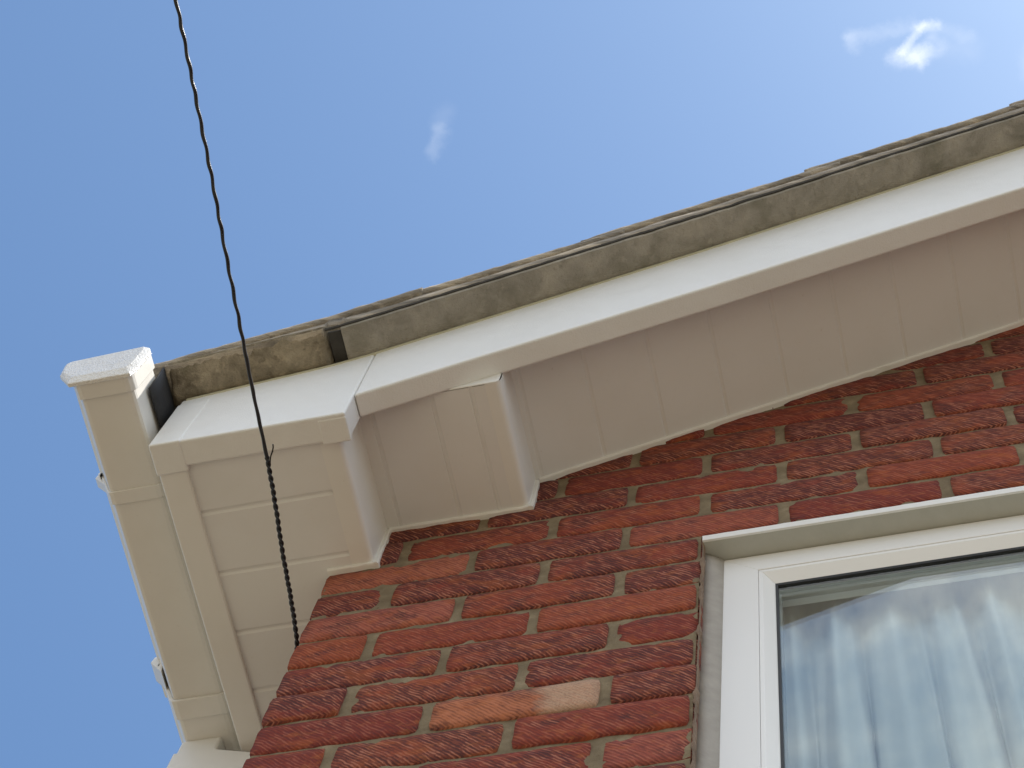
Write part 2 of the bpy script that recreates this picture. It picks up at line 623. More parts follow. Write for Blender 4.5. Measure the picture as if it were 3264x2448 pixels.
SPECIAL = {(6, 1): (0.99, 0.62, 0.3), (5, 1): (0.55, 0.62, 0.5), (1, 3): (0.3, 0.55, 0.2), (2, 2): (0.20, 0.98, 0.35), (3, 2): (0.66, 0.18, 0.6),
           (7, 0): (0.12, 0.35, 0.8), (4, 1): (0.45, 0.70, 0.15), (-3, 1): (0.1, 1.25, 0.2), (-2, 0): (0.1, 1.25, 0.9), (-2, 1): (0.15, 0.9, 0.9),
           (3, 0): (0.60, 0.15, 0.7), (2, 0): (0.85, 0.45, 0.1), (-1, 0): (0.2, 1.0, 0.1), (0, 1): (0.3, 0.85, 0.8),
           (8, 1): (0.35, 0.45, 0.4), (6, 0): (0.10, 0.35, 0.25), (5, 0): (0.12, 0.80, 0.6)}


def tone_for(k, i):
    if (k, i) in SPECIAL:
        a, b_, c_ = SPECIAL[(k, i)]
        return (a, b_, c_ + 0.01 * i, 1)
    h = random.random()
    return (min(0.9, max(0.0, random.gauss(0.42, 0.22))), random.uniform(0.15, 0.95), h, 1)


def front_course(k):
    """course k lies between z=-0.075k and z=-0.075(k-1)"""
    z0, z1 = -0.075 * k + 0.0029, -0.075 * (k - 1) - 0.0029
    odd = (k % 2 != 0)
    perps = [0.11 + 0.225 * n if odd else 0.2225 + 0.225 * n for n in range(0, 40)]
    x = 0.0
    for i, pp in enumerate(perps):
        xa, xb = x, pp - random.uniform(0.006, 0.0085)
        x = pp + random.uniform(0.006, 0.0085)
        spans = [(xa, xb)]
        if k == -2 and i == 2:
            spans = [(xa - 0.004, 0.338), (0.3515, xb)] if False else [(xa, xb)]
        for a, b_ in spans:
            parts_ = [(a, b_)]
            if z0 < WZ1 - 0.01 and z1 > WZ0 + 0.01:
                parts_ = []
                if a < WX0 - 0.02: parts_.append((a, min(b_, WX0 - random.uniform(0.0, 0.003))))
                if b_ > WX1 + 0.02: parts_.append((max(a, WX1), b_))
            for (p, q) in parts_:
                gz = min(zt(p if p < RIDGE else 2 * RIDGE - q), zt(q if q < RIDGE else 2 * RIDGE - p))
                if z0 > gz - 0.02: continue
                if p > 2 * RIDGE: continue
                q2 = min(q, 2 * RIDGE)
                fine_ = q2 < 1.75 and z0 > -1.25
                dep = 0.215 if (i == 0 and odd) else 0.1025
                brick_front(wall_bm, p, q2, z0, z1 if z1 < gz else gz - 0.005, dep, tone_for(k, i), fine_, seed=k * 3.7 + i * 1.3)


for k in range(-33, 57):
    front_course(k)
# return wall on the left (faces -x), starts behind the corner bricks
for k in range(-2, 57):
    z0, z1 = -0.075 * k + 0.0029, -0.075 * (k - 1) - 0.0029
    y = 0.225 if k % 2 else 0.1125
    while y < LEN - 0.02:
        y2 = min(y + 0.215, LEN)
        brick_front(wall_bm, y, y2, z0, z1, 0.09, tone_for(k, 99), y < 0.9 and z0 > -1.2, side=True, seed=k * 2.1 + y * 5)
        y += 0.225
wall = part('wall', wall_bm, M_brick)
wall['label'] = 'rustic red brickwork of the gable and the return wall'

# mortar behind the bricks
bm = bmesh.new()


def mortar_patch(bm, x0, x1, z0, z1, step, topfn=None):
    nx = max(1, int((x1 - x0) / step))
    nz = max(1, int((z1 - z0) / step))
    rows = []
    for k in range(nz + 1):
        r = []
        for i in range(nx + 1):
            x = x0 + (x1 - x0) * i / nx
            z = z0 + (z1 - z0) * k / nz
            if topfn: z = min(z, topfn(x))
            y = 0.0026 + (N3(x, z, 1, 25) * 0.0016 + N3(x, z, 4, 70) * 0.0010 if step < 0.05 else 0)
            r.append(bm.verts.new((x, y, z)))
        rows.append(r)
    for k in range(nz):
        for i in range(nx):
            try: bm.faces.new((rows[k][i], rows[k][i + 1], rows[k + 1][i + 1], rows[k + 1][i]))
            except ValueError: pass


mortar_patch(bm, 0.0035, WX0 - 0.004, WZ0, 0.0, 0.006)
mortar_patch(bm, 0.0035, WX1, 0.0, 0.88, 0.007, lambda x: max(0.0, zt(x) - 0.03))
gx = [0.0035, WX0 - 0.004, WX1 + 0.004, RIDGE, 2 * RIDGE]
bmx = bm


def quad(bm, pts):
    bm.faces.new([bm.verts.new(p) for p in pts])


quad(bm, [(0.0035, .0026, GZ), (2 * RIDGE, .0026, GZ), (2 * RIDGE, .0026, WZ0), (0.0035, .0026, WZ0)])
quad(bm, [(WX1 + .004, .0026, WZ0), (2 * RIDGE, .0026, WZ0), (2 * RIDGE, .0026, 0), (WX1 + .004, .0026, 0)])
quad(bm, [(WX1, .0026, 0), (2 * RIDGE, .0026, 0), (2 * RIDGE, .0026, .2), (RIDGE, .0026, zt(RIDGE) - .05), (WX1, .0026, zt(WX1) - .04)])
quad(bm, [(0.0035, .0026, GZ), (0.0035, .0026, .12), (0.0035, LEN, .12), (0.0035, LEN, GZ)])
quad(bm, [(2 * RIDGE, .0026, GZ), (2 * RIDGE, .0026, .12), (2 * RIDGE, LEN, .12), (2 * RIDGE, LEN, GZ)])
quad(bm, [(0.0035, LEN, GZ), (0.0035, LEN, .12), (RIDGE, LEN, 2.28), (2 * RIDGE, LEN, .12), (2 * RIDGE, LEN, GZ)])
mort = part('mortar', bm, M_mortar, wall, smooth=True)

# brick and sealant reveal of the window
for (xa, s) in ((WX0 - 0.0005, 1), (WX1 + 0.0005, -1)):
    bm = bmesh.new()
    z = WZ1
    while z > WZ0:
        z2 = max(WZ0, z - 0.0665)
        box(bm, min(xa - s * 0.010, xa + s * random.uniform(-0.001, 0.0006)), max(xa - s * 0.010, xa + s * random.uniform(-0.001, 0.0006)), 0.004, 0.10, z2 + 0.001, z)
        z -= 0.075
    rv_ = bm.loops.layers.float_color.new('tone')
    for f in bm.faces:
        for l in f.loops: l[rv_] = (0.2, 0.8, 0.4, 1)
    part('reveal_bricks', bm, M_brick, wall, bevel=0.002)

# ---- window
win = H(empty('window', (0.58, 0.03, -1.35)))
win.parent = house
win.matrix_parent_inverse = HM
WM = Matrix.Translation((-0.58, -0.03, 1.35))
FX0, FX1, FZ0, FZ1, FY = 0.5830, 1.782, -1.36, -0.0275, 0.030


def wpart(name, bm, mat, **kw):
    o = obj(name, bm, mat, None, **kw)
    o.parent = win
    o.matrix_parent_inverse = WM
    return o


def mitred(x0, x1, z0, z1, w_side, w_top, prof):
    """four mitred bars; prof = list of (t 0..1 inward, y) ; last point is the glass edge"""
    bars = []
    corners = [((x0, z0), (w_side, w_top)), ((x1, z0), (-w_side, w_top)), ((x1, z1), (-w_side, -w_top)), ((x0, z1), (w_side, -w_top))]
    for i in range(4):
        bm = bmesh.new()
        rings = []
        for (c, d) in (corners[i], corners[(i + 1) % 4]):
            rings.append([bm.verts.new((c[0] + d[0] * t, y, c[1] + d[1] * t)) for t, y in prof])
        n = len(prof)
        for k in range(n):
            bm.faces.new((rings[0][k], rings[0][(k + 1) % n], rings[1][(k + 1) % n], rings[1][k]))
        bm.faces.new(rings[0]); bm.faces.new(rings[1][::-1])
        bars.append(bm)
    return bars


# outer frame and glazing bead, mitred at the corners
for bm in mitred(FX0, FX1, FZ0, FZ1, 0.0475, 0.0455, [(0, FY), (1.0, FY), (1.0, FY + 0.050), (0, FY + 0.050)]):
    wpart('frame', bm, M_frame, bevel=0.0009)
for bm in mitred(FX0 + .0478, FX1 - .0478, FZ0 + .0458, FZ1 - .0458, 0.0215, 0.0240, [(0, FY + 0.0012), (0.25, FY + 0.0015), (1.0, FY + 0.0150), (1.0, FY + .05), (0, FY + .05)]):
    wpart('glazing_bead', bm, M_frame, bevel=0.0008)
GX0, GX1, GZ0, GZ1 = FX0 + .0693, FX1 - .0693, FZ0 + .0698, FZ1 - .0698
for bm in mitred(GX0 - .001, GX1 + .001, GZ0 - .001, GZ1 + .001, 0.0032, 0.0034, [(0, FY + 0.0135), (1.0, FY + 0.0150), (1.0, FY + .03), (0, FY + .03)]):
    wpart('gasket', bm, M_seal)
bm = bmesh.new()
box(bm, GX0, GX1, FY + 0.0175, FY + 0.0215, GZ0, GZ1)
wpart('pane', bm, M_glass)
# spacer bar of the double glazing
for bm in mitred(GX0 + .002, GX1 - .002, GZ0 + .002, GZ1 - .002, 0.003, 0.010, [(0, FY + 0.0225), (1.0, FY + 0.0225), (1.0, FY + .034), (0, FY + .034)]):
    wpart('spacer_bar', bm, simple('spacer_metal', (0.35, 0.35, 0.34), 0.4) if 'spacer_metal' not in bpy.data.materials else bpy.data.materials['spacer_metal'])
# mastic between frame and bricks
bm = bmesh.new()
n = 160
for (xa, xb, s) in ((WX0 - .001, FX0 + .0005, 1), (FX1 - .0005, WX1 + .001, -1)):
    bm = bmesh.new()
    rings = []
    for i in range(n + 1):
        z = FZ1 - .0 - (FZ1 - FZ0) * i / n
        w = N3(0.3, 0.2, z, 22) * 0.0016 + N3(1.3, 0.2, z, 70) * 0.0008
        e = xa + (w if s > 0 else 0)
        f_ = xb + (0 if s > 0 else w)
        rings.append([bm.verts.new((e, 0.0150 + w, z)), bm.verts.new(((e + f_) / 2, 0.0205 + w, z)), bm.verts.new((f_, 0.0285, z)), bm.verts.new((f_, 0.06, z)), bm.verts.new((e, 0.06, z))])
    for a, b in zip(rings[:-1], rings[1:]):
        for q in range(5):
            bm.faces.new((a[q], a[(q + 1) % 5], b[(q + 1) % 5], b[q]))
    bm.faces.new(rings[0]); bm.faces.new(rings[-1][::-1])
    wpart('mastic_joint', bm, M_mastic, smooth=True)
# crumbs of old render and sealant along the brick edge
bm = bmesh.new()
rings = []
for i in range(261):
    z = WZ1 - 0.02 - (FZ1 - FZ0) * i / 260
    a = max(0.0, N3(2.2, 0.4, z, 28) * 1.2 + N3(0.1, 3.4, z, 95) * 0.9)
    w = 0.0006 + 0.0038 * a
    x = WX0 - 0.001
    rings.append([bm.verts.new((x - w, 0.0005, z)), bm.verts.new((x + w * .4, -0.0010 - w * .35, z)), bm.verts.new((x + w * 1.1, 0.004, z)), bm.verts.new((x, 0.02, z))])
for a, b in zip(rings[:-1], rings[1:]):
    for q in range(4):
        bm.faces.new((a[q], a[(q + 1) % 4], b[(q + 1) % 4], b[q]))
wpart('sealant_residue', bm, M_stain)
# lintel: white front lip and painted underside
bm = bmesh.new()
rings = []
for i in range(121):
    x = WX0 - 0.001 + (WX1 - WX0 + .002) * i / 120
    w = N3(x, 0.2, 5, 9) * 0.0010 + max(0, N3(x, 3, 5, 60)) * 0.0016
    rings.append([bm.verts.new((x, -0.0045, -0.0265)), bm.verts.new((x, -0.0045, -0.0120 + w)), bm.verts.new((x, 0.010, -0.0115 + w)), bm.verts.new((x, -0.0012, -0.0262))])
for a, b in zip(rings[:-1], rings[1:]):
    for q in range(4):
        bm.faces.new((a[q], a[(q + 1) % 4], b[(q + 1) % 4], b[q]))
bm.faces.new(rings[0]); bm.faces.new(rings[-1][::-1])
lint = part('lintel', bm, M_white)
lint['label'] = 'white lip of the lintel over the window'
bm = bmesh.new()
box(bm, WX0 - .0005, WX1 + .0005, -0.0008, 0.10, -0.0258, -0.004)
part('lintel_soffit', bm, M_lintel, lint)
bm = bmesh.new()
box(bm, WX0 - 0.03, WX1 + 0.03, -0.05, 0.03, WZ0 - 0.03, WZ0 + 0.018)
part('window_sill', bm, M_frame, bevel=0.004)

# room behind the window (one closed plastered box, open to the pane)
bm = bmesh.new()
rx0, rx1, ry0, ry1, rz0, rz1 = WX0 - .02, 2.9, 0.082, 3.0, -2.3, 0.02
for pts in ([(rx0, ry0, rz0), (rx0, ry1, rz0), (rx0, ry1, rz1), (rx0, ry0, rz1)], [(rx1, ry0, rz0), (rx1, ry1, rz0), (rx1, ry1, rz1), (rx1, ry0, rz1)],
            [(rx0, ry1, rz0), (rx1, ry1, rz0), (rx1, ry1, rz1), (rx0, ry1, rz1)], [(rx0, ry0, rz0), (rx1, ry0, rz0), (rx1, ry1, rz0), (rx0, ry1, rz0)],
            [(rx0, ry0, rz1), (rx1, ry0, rz1), (rx1, ry1, rz1), (rx0, ry1, rz1)],
            [(rx0, ry0, rz0), (rx1, ry0, rz0), (rx1, ry0, WZ0), (rx0, ry0, WZ0)],
            [(WX1, ry0, WZ0), (rx1, ry0, WZ0), (rx1, ry0, rz1), (WX1, ry0, rz1)]):
    quad(bm, pts)
part('room_lining', bm, M_plaster)

# ---- curtain (a thing of its own hanging inside)
bm = bmesh.new()
CX0, CX1 = 0.60, 1.80
n, mrow = 420, 26
rows = []
folds = []
random.seed(21)
xx = CX0
cum = []
ph = 0.0
for i in range(n + 1):
    x = CX0 + (CX1 - CX0) * i / n
    fr_ = 1.0 + 0.9 * N3(x, 7, 2, 7.0) + 0.5 * N3(x, 17, 2, 17.0)
    ph += 2 * math.pi * (CX1 - CX0) / n / 0.075 * fr_
    cum.append(ph)
for r in range(mrow + 1):
    t = r / mrow
    z = -0.004 - 1.33 * t
    row = []
    for i in range(n + 1):
        x = CX0 + (CX1 - CX0) * i / n
        amp = 0.0100 + 0.0140 * min(1, t * 5.0)
        drift = 0.035 * t * N3(x, 1, 3, 4)
        s_ = math.sin(cum[i] + 0.9 * N3(x, 5, z, 3.0))
        s_ = (abs(s_) ** 0.75) * (1 if s_ > 0 else -1) * (0.75 + 0.6 * N3(x, 31, 1, 9.0)) + 0.22 * math.sin(cum[i] * 2.7 + 1.0)
        y = 0.114 + amp * (s_ * (1 - 0.25 * s_)) + 0.002 * N3(x, 9, z, 14) + 0.004 * N3(x, 2, z, 3.5)
        if t < 0.02: y = 0.104 + 0.002 * math.sin(cum[i] * 3)
        row.append(bm.verts.new((x + drift + 0.010 * math.cos(cum[i]) * min(1, t * 3), y, z)))
    rows.append(row)
for a, b in zip(rows[:-1], rows[1:]):
    for i in range(n):
        bm.faces.new((a[i], a[i + 1], b[i + 1], b[i]))
cur = obj('curtain', bm, M_curtain, smooth=True)
tag(cur, 'sheer white pleated curtain hanging behind the window pane', 'curtain')

# ------------------------------------------------------------------ soffits
Z0, Z2 = 0.074, 0.193
FXO, FXI = -0.2065, -0.1630      # fascia lip outer and inner edge
BY0, BY1 = -0.245, -0.2045       # bargeboard front, lip inner


def board_strip(bm, s_joints, s0, s1, t0, t1, place, g=0.0075, d=0.0032, th=0.008):
    """tongue and groove boards: profile along s with shallow V joints, extruded along t"""
    pts = [(s0, 0.0)]
    for s in s_joints:
        if s0 + .01 < s < s1 - .01:
            pts += [(s - 0.0012, 0.0), (s, d), (s + g * 0.55, d * 0.75), (s + g, 0.0)]
    pts.append((s1, 0.0))
    a = [bm.verts.new(place(s, t0, h)) for s, h in pts]
    b = [bm.verts.new(place(s, t1, h)) for s, h in pts]
    for i in range(len(pts) - 1):
        bm.faces.new((a[i], a[i + 1], b[i + 1], b[i]))


# eaves soffit: joints run square to the fascia
bm = bmesh.new()
js = [-0.1283 + 0.0985 * i for i in range(0, 78)]
board_strip(bm, js, -0.21, LEN, FXI - 0.004, 0.040, lambda s, t, h: (t, s, Z0 + h))
sof = part('eaves_soffit', bm, M_soffit)
sof['label'] = 'flat boarded soffit under the left eaves'
# angle trim turning up at the right end of the box
bm = bmesh.new()


def corner_trim(bm, xs, z, xe, ztop, r, y0, y1, zfn=None):
    pts = [(xs, z - 0.0002)]
    for k in range(7):
        a = math.pi / 2 * k / 6
        pts.append((xe - r + r * math.sin(a), z - 0.0002 + r - r * math.cos(a)))
    pts.append((xe, ztop))
    a = [bm.verts.new((x, y0, zz)) for x, zz in pts]
    b = [bm.verts.new((x, y1, zz)) for x, zz in pts]
    for i in range(len(pts) - 1):
        bm.faces.new((a[i], a[i + 1], b[i + 1], b[i]))


corner_trim(bm, 0.0385, Z0, 0.0715, Z2 + 0.004, 0.009, -0.235, 0.0)
part('end_trim', bm, M_white, sof, smooth=True)

# first step up
bm = bmesh.new()
board_strip(bm, [0.0905, 0.1845, 0.2450], 0.068, 0.275, -0.2068, 0.0, lambda s, t, h: (s, t, Z2 + h), g=0.006, d=0.0022)
sof2 = part('stepped_soffit', bm, M_soffit)
sof2['label'] = 'short level soffit box one step above the eaves'
bm = bmesh.new()
corner_trim(bm, 0.2690, Z2, 0.2930, 0.32, 0.010, -0.2085, 0.0)
part('end_trim', bm, M_white, sof2, smooth=True)
bm = bmesh.new()
prism_y(bm, [(0.10, Z2 + .0005), (0.285, Z2 + .0005), (0.2905, Z2 + .006), (0.2925, 0.30), (0.10, 0.27)], -0.2095, -0.2065)
part('front_plate', bm, M_white, sof2, bevel=0.0015)

# raking soffit
bm = bmesh.new()
xs = [0.3005 + 0.0965 * i for i in range(0, 40)]
pts = []
board_strip(bm, xs, 0.285, RIDGE, -0.225, 0.0, lambda s, t, h: (s, t, rs(s) + h), g=0.006, d=0.0018)
sof3 = part('raking_soffit', bm, M_soffit)
sof3['label'] = 'boarded soffit following the slope of the gable'

# sealant trims where the soffits meet the brick
bm = bmesh.new()


def trim_run(bm, fn, x0, x1, h=0.0042, w=0.0075, step=0.004, along='x', xc=0.0):
    n_ = int((x1 - x0) / step)
    rings = []
    for i in range(n_ + 1):
        s = x0 + (x1 - x0) * i / n_
        q = N3(s, 0.3, 0.7, 60) * 0.0013 + N3(s, 5.3, 0.7, 18) * 0.0010
        z = fn(s) if fn else 0.0
        if along == 'x':
            rings.append([bm.verts.new(c) for c in ((s, 0.004, z + .004), (s, -w, z + .001), (s, -w - q * .3, z - h * .7), (s, -w * .72, z - h - q), (s, 0.004, z - h - q))])
        else:
            rings.append([bm.verts.new(c) for c in ((xc - .002, 0.004, s), (xc - .002, -w, s), (xc + h * .7, -w - q * .3, s), (xc + h + q, -w * .72, s), (xc + h + q, 0.004, s))])
    for a, b in zip(rings[:-1], rings[1:]):
        for k in range(5):
            bm.faces.new((a[k], a[(k + 1) % 5], b[(k + 1) % 5], b[k]))
    bm.faces.new(rings[0]); bm.faces.new(rings[-1][::-1])


trim_run(bm, lambda s: Z0, 0.0, 0.0715)
trim_run(bm, lambda s: Z2, 0.074, 0.293)
trim_run(bm, lambda s: rs(s), 0.298, 2.0)
trim_run(bm, None, Z0 - .004, Z2 - 0.004, h=0.006, along='z', xc=0.0715)
trim_run(bm, None, Z2 - .004, 0.292, h=0.006, along='z', xc=0.293)
tr = part('wall_trim', bm, M_white, smooth=False)
tr['label'] = 'thin uneven sealant bead between soffit and brick'

# ------------------------------------------------------------------ fascia and bargeboard
bm = bmesh.new()
prism_y(bm, [(FXO, Z0 - .0065), (FXI, Z0 - .0065), (FXI, Z0 + 0.004), (FXO + .012, Z0 + .006), (FXO + 0.012, 0.22), (FXO, 0.22)], -0.2042, LEN)
fas = part('fascia_board', bm, M_white, bevel=0.0030, segs=3)
fas['label'] = 'white fascia board along the left eaves, seen from below'
# box end of the eaves: level board with a return
bm = bmesh.new()
N_ = 18
topl = [(x, zt(x)) for x in [0.0878 - (0.0878 + 0.2075) * i / N_ for i in range(N_ + 1)]]
prism_y(bm, [(-0.2075, 0.0655), (0.0878, 0.0655)] + topl, BY0, BY1)
end = part('eaves_box_end', bm, M_fascia, bevel=0.0035, segs=3)
end['label'] = 'level end board closing the eaves box at the corner'
bm = bmesh.new()
# corner cover strip
prism_y(bm, [(-0.2088, 0.0642), (-0.1600, 0.0642), (-0.1575, 0.238), (-0.2088, 0.229)], BY0 - .0012, BY1 + .008)
part('corner_cover', bm, M_fascia, end, bevel=0.003, segs=3)
bm = bmesh.new()
prism_y(bm, [(0.046, 0.0646), (0.0876, 0.0646), (0.0876, 0.075), (0.046, 0.075)], BY0 + 0.006, BY1 + 0.0035)
part('joint_cover', bm, M_fascia, end, bevel=0.002)
# raking bargeboard
bm = bmesh.new()
xs_ = [0.0885, 0.2, 0.35, 0.5, 0.6057, 0.8, 1.0, 1.1363, 1.6, 2.4, 3.2, RIDGE]
wob = lambda x: N3(x, 2, 2, 2.2) * 0.0018
prism_y(bm, [(x, zb(x) + wob(x)) for x in xs_] + [(x, zt(x) + wob(x + 9)) for x in xs_[::-1]], BY0 + .0004, BY1 - .003)
bar = part('bargeboard', bm, M_fascia, bevel=0.0038, segs=3)
bar['label'] = 'white raking bargeboard below the tiles'
bm = bmesh.new()
n_ = 700
rings = []
for i in range(n_ + 1):
    x = -0.200 + (RIDGE + 0.200) * i / n_
    q = N3(x, 2, 5, 12) * 0.0012 + N3(x, 2, 9, 45) * 0.0010
    z = zt(x) + 0.0006
    rings.append([bm.verts.new((x, BY0 + .002, z)), bm.verts.new((x, BY0 - .0016, z)), bm.verts.new((x, BY0 - .0016, z - 0.0050 + q)), bm.verts.new((x, BY0 + .002, z - 0.0068 + q))])
for a, b in zip(rings[:-1], rings[1:]):
    for q in range(4):
        bm.faces.new((a[q], a[(q + 1) % 4], b[(q + 1) % 4], b[q]))
bm.faces.new(rings[0]); bm.faces.new(rings[-1][::-1])
part('algae_line', bm, simple('algae', (0.50, 0.47, 0.33), 0.8, 0.4, 150.0, 0.25), bar)
# the far slope of the gable gets the same board
bm = bmesh.new()
mx = lambda x: 2 * RIDGE - x
prism_y(bm, [(mx(x), zb(x)) for x in xs_[:-1]] + [(RIDGE + .001, zb(RIDGE)), (RIDGE + .001, zt(RIDGE))] + [(mx(x), zt(x)) for x in xs_[:-1][::-1]], BY0 + .0004, BY1 - .003)
part('bargeboard', bm, M_fascia, bevel=0.0038)

# ------------------------------------------------------------------ roof
YV = -0.302
roof = empty('roof', (0, 0, 0))
roof.parent = house
roof.matrix_parent_inverse = HM
roof['label'] = 'weathered concrete tile roof with mortared verge'


def rpart(name, bm, mat, **kw):
    o = obj(name, bm, mat, None, **kw)
    o.parent = roof
    return o


def strip_x(bm, x0, x1, step, section):
    """loft of closed sections given by section(x) -> list of (y, z)"""
    n_ = max(1, int((x1 - x0) / step))
    rings = []
    for i in range(n_ + 1):
        x = x0 + (x1 - x0) * i / n_
        rings.append([bm.verts.new((x, y, z)) for y, z in section(x)])
    m_ = len(rings[0])
    for a, b in zip(rings[:-1], rings[1:]):
        for k in range(m_):
            bm.faces.new((a[k], a[(k + 1) % m_], b[(k + 1) % m_], b[k]))
    bm.faces.new(rings[0]); bm.faces.new(rings[-1][::-1])


# fibre cement undercloak, one long strip and the mortared first piece
bm = bmesh.new()


def sec_cloak(x):
    q = N3(x, 1, 1, 30) * 0.0012 + N3(x, 1, 8, 6) * 0.0018
    z = zt(x) + 0.0012
    return [(-0.215, z + .001), (-0.297 + q, z + 0.0015 + q * .5), (-0.2985 + q, z + 0.007 + q), (-0.215, z + 0.009)]


strip_x(bm, 0.048, RIDGE, 0.006, sec_cloak)
o = rpart('undercloak', bm, M_cloak)
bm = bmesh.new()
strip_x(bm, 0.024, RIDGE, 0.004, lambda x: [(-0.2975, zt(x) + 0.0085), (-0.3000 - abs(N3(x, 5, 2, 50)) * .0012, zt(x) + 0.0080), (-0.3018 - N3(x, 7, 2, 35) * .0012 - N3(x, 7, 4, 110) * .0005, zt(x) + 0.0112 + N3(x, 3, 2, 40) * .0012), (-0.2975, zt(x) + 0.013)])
rpart('dirt_shade_line', bm, M_dirt_shade)  # dark strip painting the shadow line under the tile edge, partly dirt
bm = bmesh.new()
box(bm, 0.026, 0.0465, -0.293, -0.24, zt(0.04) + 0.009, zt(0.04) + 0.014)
rpart('gap_shade', bm, M_dirt_shade)  # dark block added to paint the shade inside the open gap
bpy.data.objects['undercloak']['label'] = 'grey cement strip bedded under the verge tiles'
bm = bmesh.new()


def sec_first(x):
    e = min(1.0, max(0.0, (x + 0.226) / 0.010)) * min(1.0, max(0.0, (0.0235 - x) / 0.004))
    q = N3(x, 1, 1, 35) * 0.003 + N3(x, 6, 1, 110) * 0.0018
    lump = max(0.0, N3(x, 1, 14, 75)) * 0.006
    z = zt(x) + 0.0015
    z_ = z + (1 - e) * 0.012
    return [(-0.22, z), (-0.247 - lump * 0.4, z_ + 0.001), (-0.256 - lump, z_ - 0.001 + q * 0.5), (-0.272, z_ + 0.006 + q), (-0.288 + q, z_ + 0.008 + q * .6), (-0.303 + q * .7 + (1 - e) * .006, z_ + 0.014 + q * .5),
            (-0.300, z + 0.032), (-0.22, z + 0.03)]


strip_x(bm, -0.226, 0.0235, 0.003, sec_first)
o = rpart('verge_mortar', bm, M_bed, smooth=True)
o['label'] = 'lumpy brown mortar under the first verge tile'
# bedding mortar between undercloak and tiles
bm = bmesh.new()


def sec_bed(x):
    q1 = N3(x, 3, 1, 18) * 0.005 + N3(x, 4, 1, 60) * 0.003
    q2 = N3(x, 3, 7, 10) * 0.006 + N3(x, 4, 7, 45) * 0.0018
    q3 = N3(x, 8, 7, 22) * 0.004
    z = zt(x)
    deep = 0.034 if 0.022 < x < 0.050 else 0.0
    k = min(1.0, max(0.0, (x + 0.30) / 0.30))
    return [(-0.20, z + 0.008), (-0.288 - q3 * .3 + deep * 1.2, z + 0.0112 + deep * .6), (-0.3005 + q1 * .25 + deep * .2, z + 0.0125 + deep * .65), (-0.3015 + q1 * .4, z + 0.020 + deep * .5 + .010 * k + q3), (-0.299 + q2 * .6, z + 0.022 + 0.024 * k + q2 * .5),
            (-0.292 + q3, z + 0.024 + 0.046 * k), (-0.20, z + 0.024 + .046 * k)]


strip_x(bm, -0.2245, RIDGE, 0.004, sec_bed)
o = rpart('mortar_bedding', bm, M_tile, smooth=True)
o['label'] = 'rough pointed mortar in the verge'
# verge tiles, each overlapping the one below
GA = 0.345
bm0 = None
for k in range(13):
    xa = -0.264 + GA * k
    if k > 0: xa += [0, -0.030, -0.02, 0.0, 0.012][k] if k < 5 else random.uniform(-.006, .006)
    xb = min(xa + 0.425, RIDGE + .02)
    bm = bmesh.new()
    lowz = 0.010 if k == 0 else 0.066
    hiz = 0.060 if k == 0 else 0.055
    jy = random.uniform(-0.004, 0.003)

    def sec_tile(x, xa=xa, lowz=lowz, hiz=hiz, jy=jy, k=k):
        t = min(1.0, (x - xa) / GA)
        e = max(0.0, 1 - (x - xa) / 0.012)
        z = zt(xa) + (zt(xa + GA) - zt(xa)) * ((x - xa) / GA) + lowz + (hiz - lowz) * t
        if k == 0: z = zt(x) + lowz + (hiz - lowz) * t
        q = N3(x, k, 3, 20) * 0.0022 + N3(x, k, 7, 90) * 0.0008
        c = (abs(N3(x, k, 17, 30)) ** 2) * 0.006
        th = 0.021 - e * 0.006
        y = YV + jy
        return [(0.004, z), (y + 0.004 + q, z + e * .003 + q), (y + q * .8, z + 0.005 + q * .5), (y + q * .6 + c * .5, z + th * .66), (y + 0.006 + c, z + th + q * .5), (y + 0.02, z + th + .001 + q * .6), (0.004, z + th)]

    strip_x(bm, xa, xb, 0.005, sec_tile)
    o = rpart('roof_tile', bm, M_tile, smooth=False)
    for p in o.data.polygons: p.use_smooth = True
# the rest of the tiled slopes
bm = bmesh.new()
rows_ = []
x = -0.264
while x < RIDGE:
    x2 = min(x + GA, RIDGE)
    for (a, b) in (((x, zt(x) + .075), (x2, zt(x2) + .045)),):
        prism_y(bm, [(a[0], a[1]), (b[0], b[1]), (b[0], b[1] + .02), (a[0], a[1] + .02)] if False else [(a[0], zt(a[0]) + .012), (b[0], zt(b[0]) + .012), (b[0], b[1] + .018), (a[0], a[1] + .02)], 0.005, LEN + .25)
        prism_y(bm, [(mx(a[0]), zt(a[0]) + .012), (mx(b[0]), zt(b[0]) + .012), (mx(b[0]), b[1] + .018), (mx(a[0]), a[1] + .02)], -0.302, LEN + .25)
    x += GA
rpart('tiled_slope', bm, M_tile)
bm = bmesh.new()
sweep(bm, [(RIDGE, YV - .01, zt(RIDGE) + .05), (RIDGE, LEN + .26, zt(RIDGE) + .05)], 0.11, 14)
rpart('ridge_tile', bm, M_tile, smooth=True)
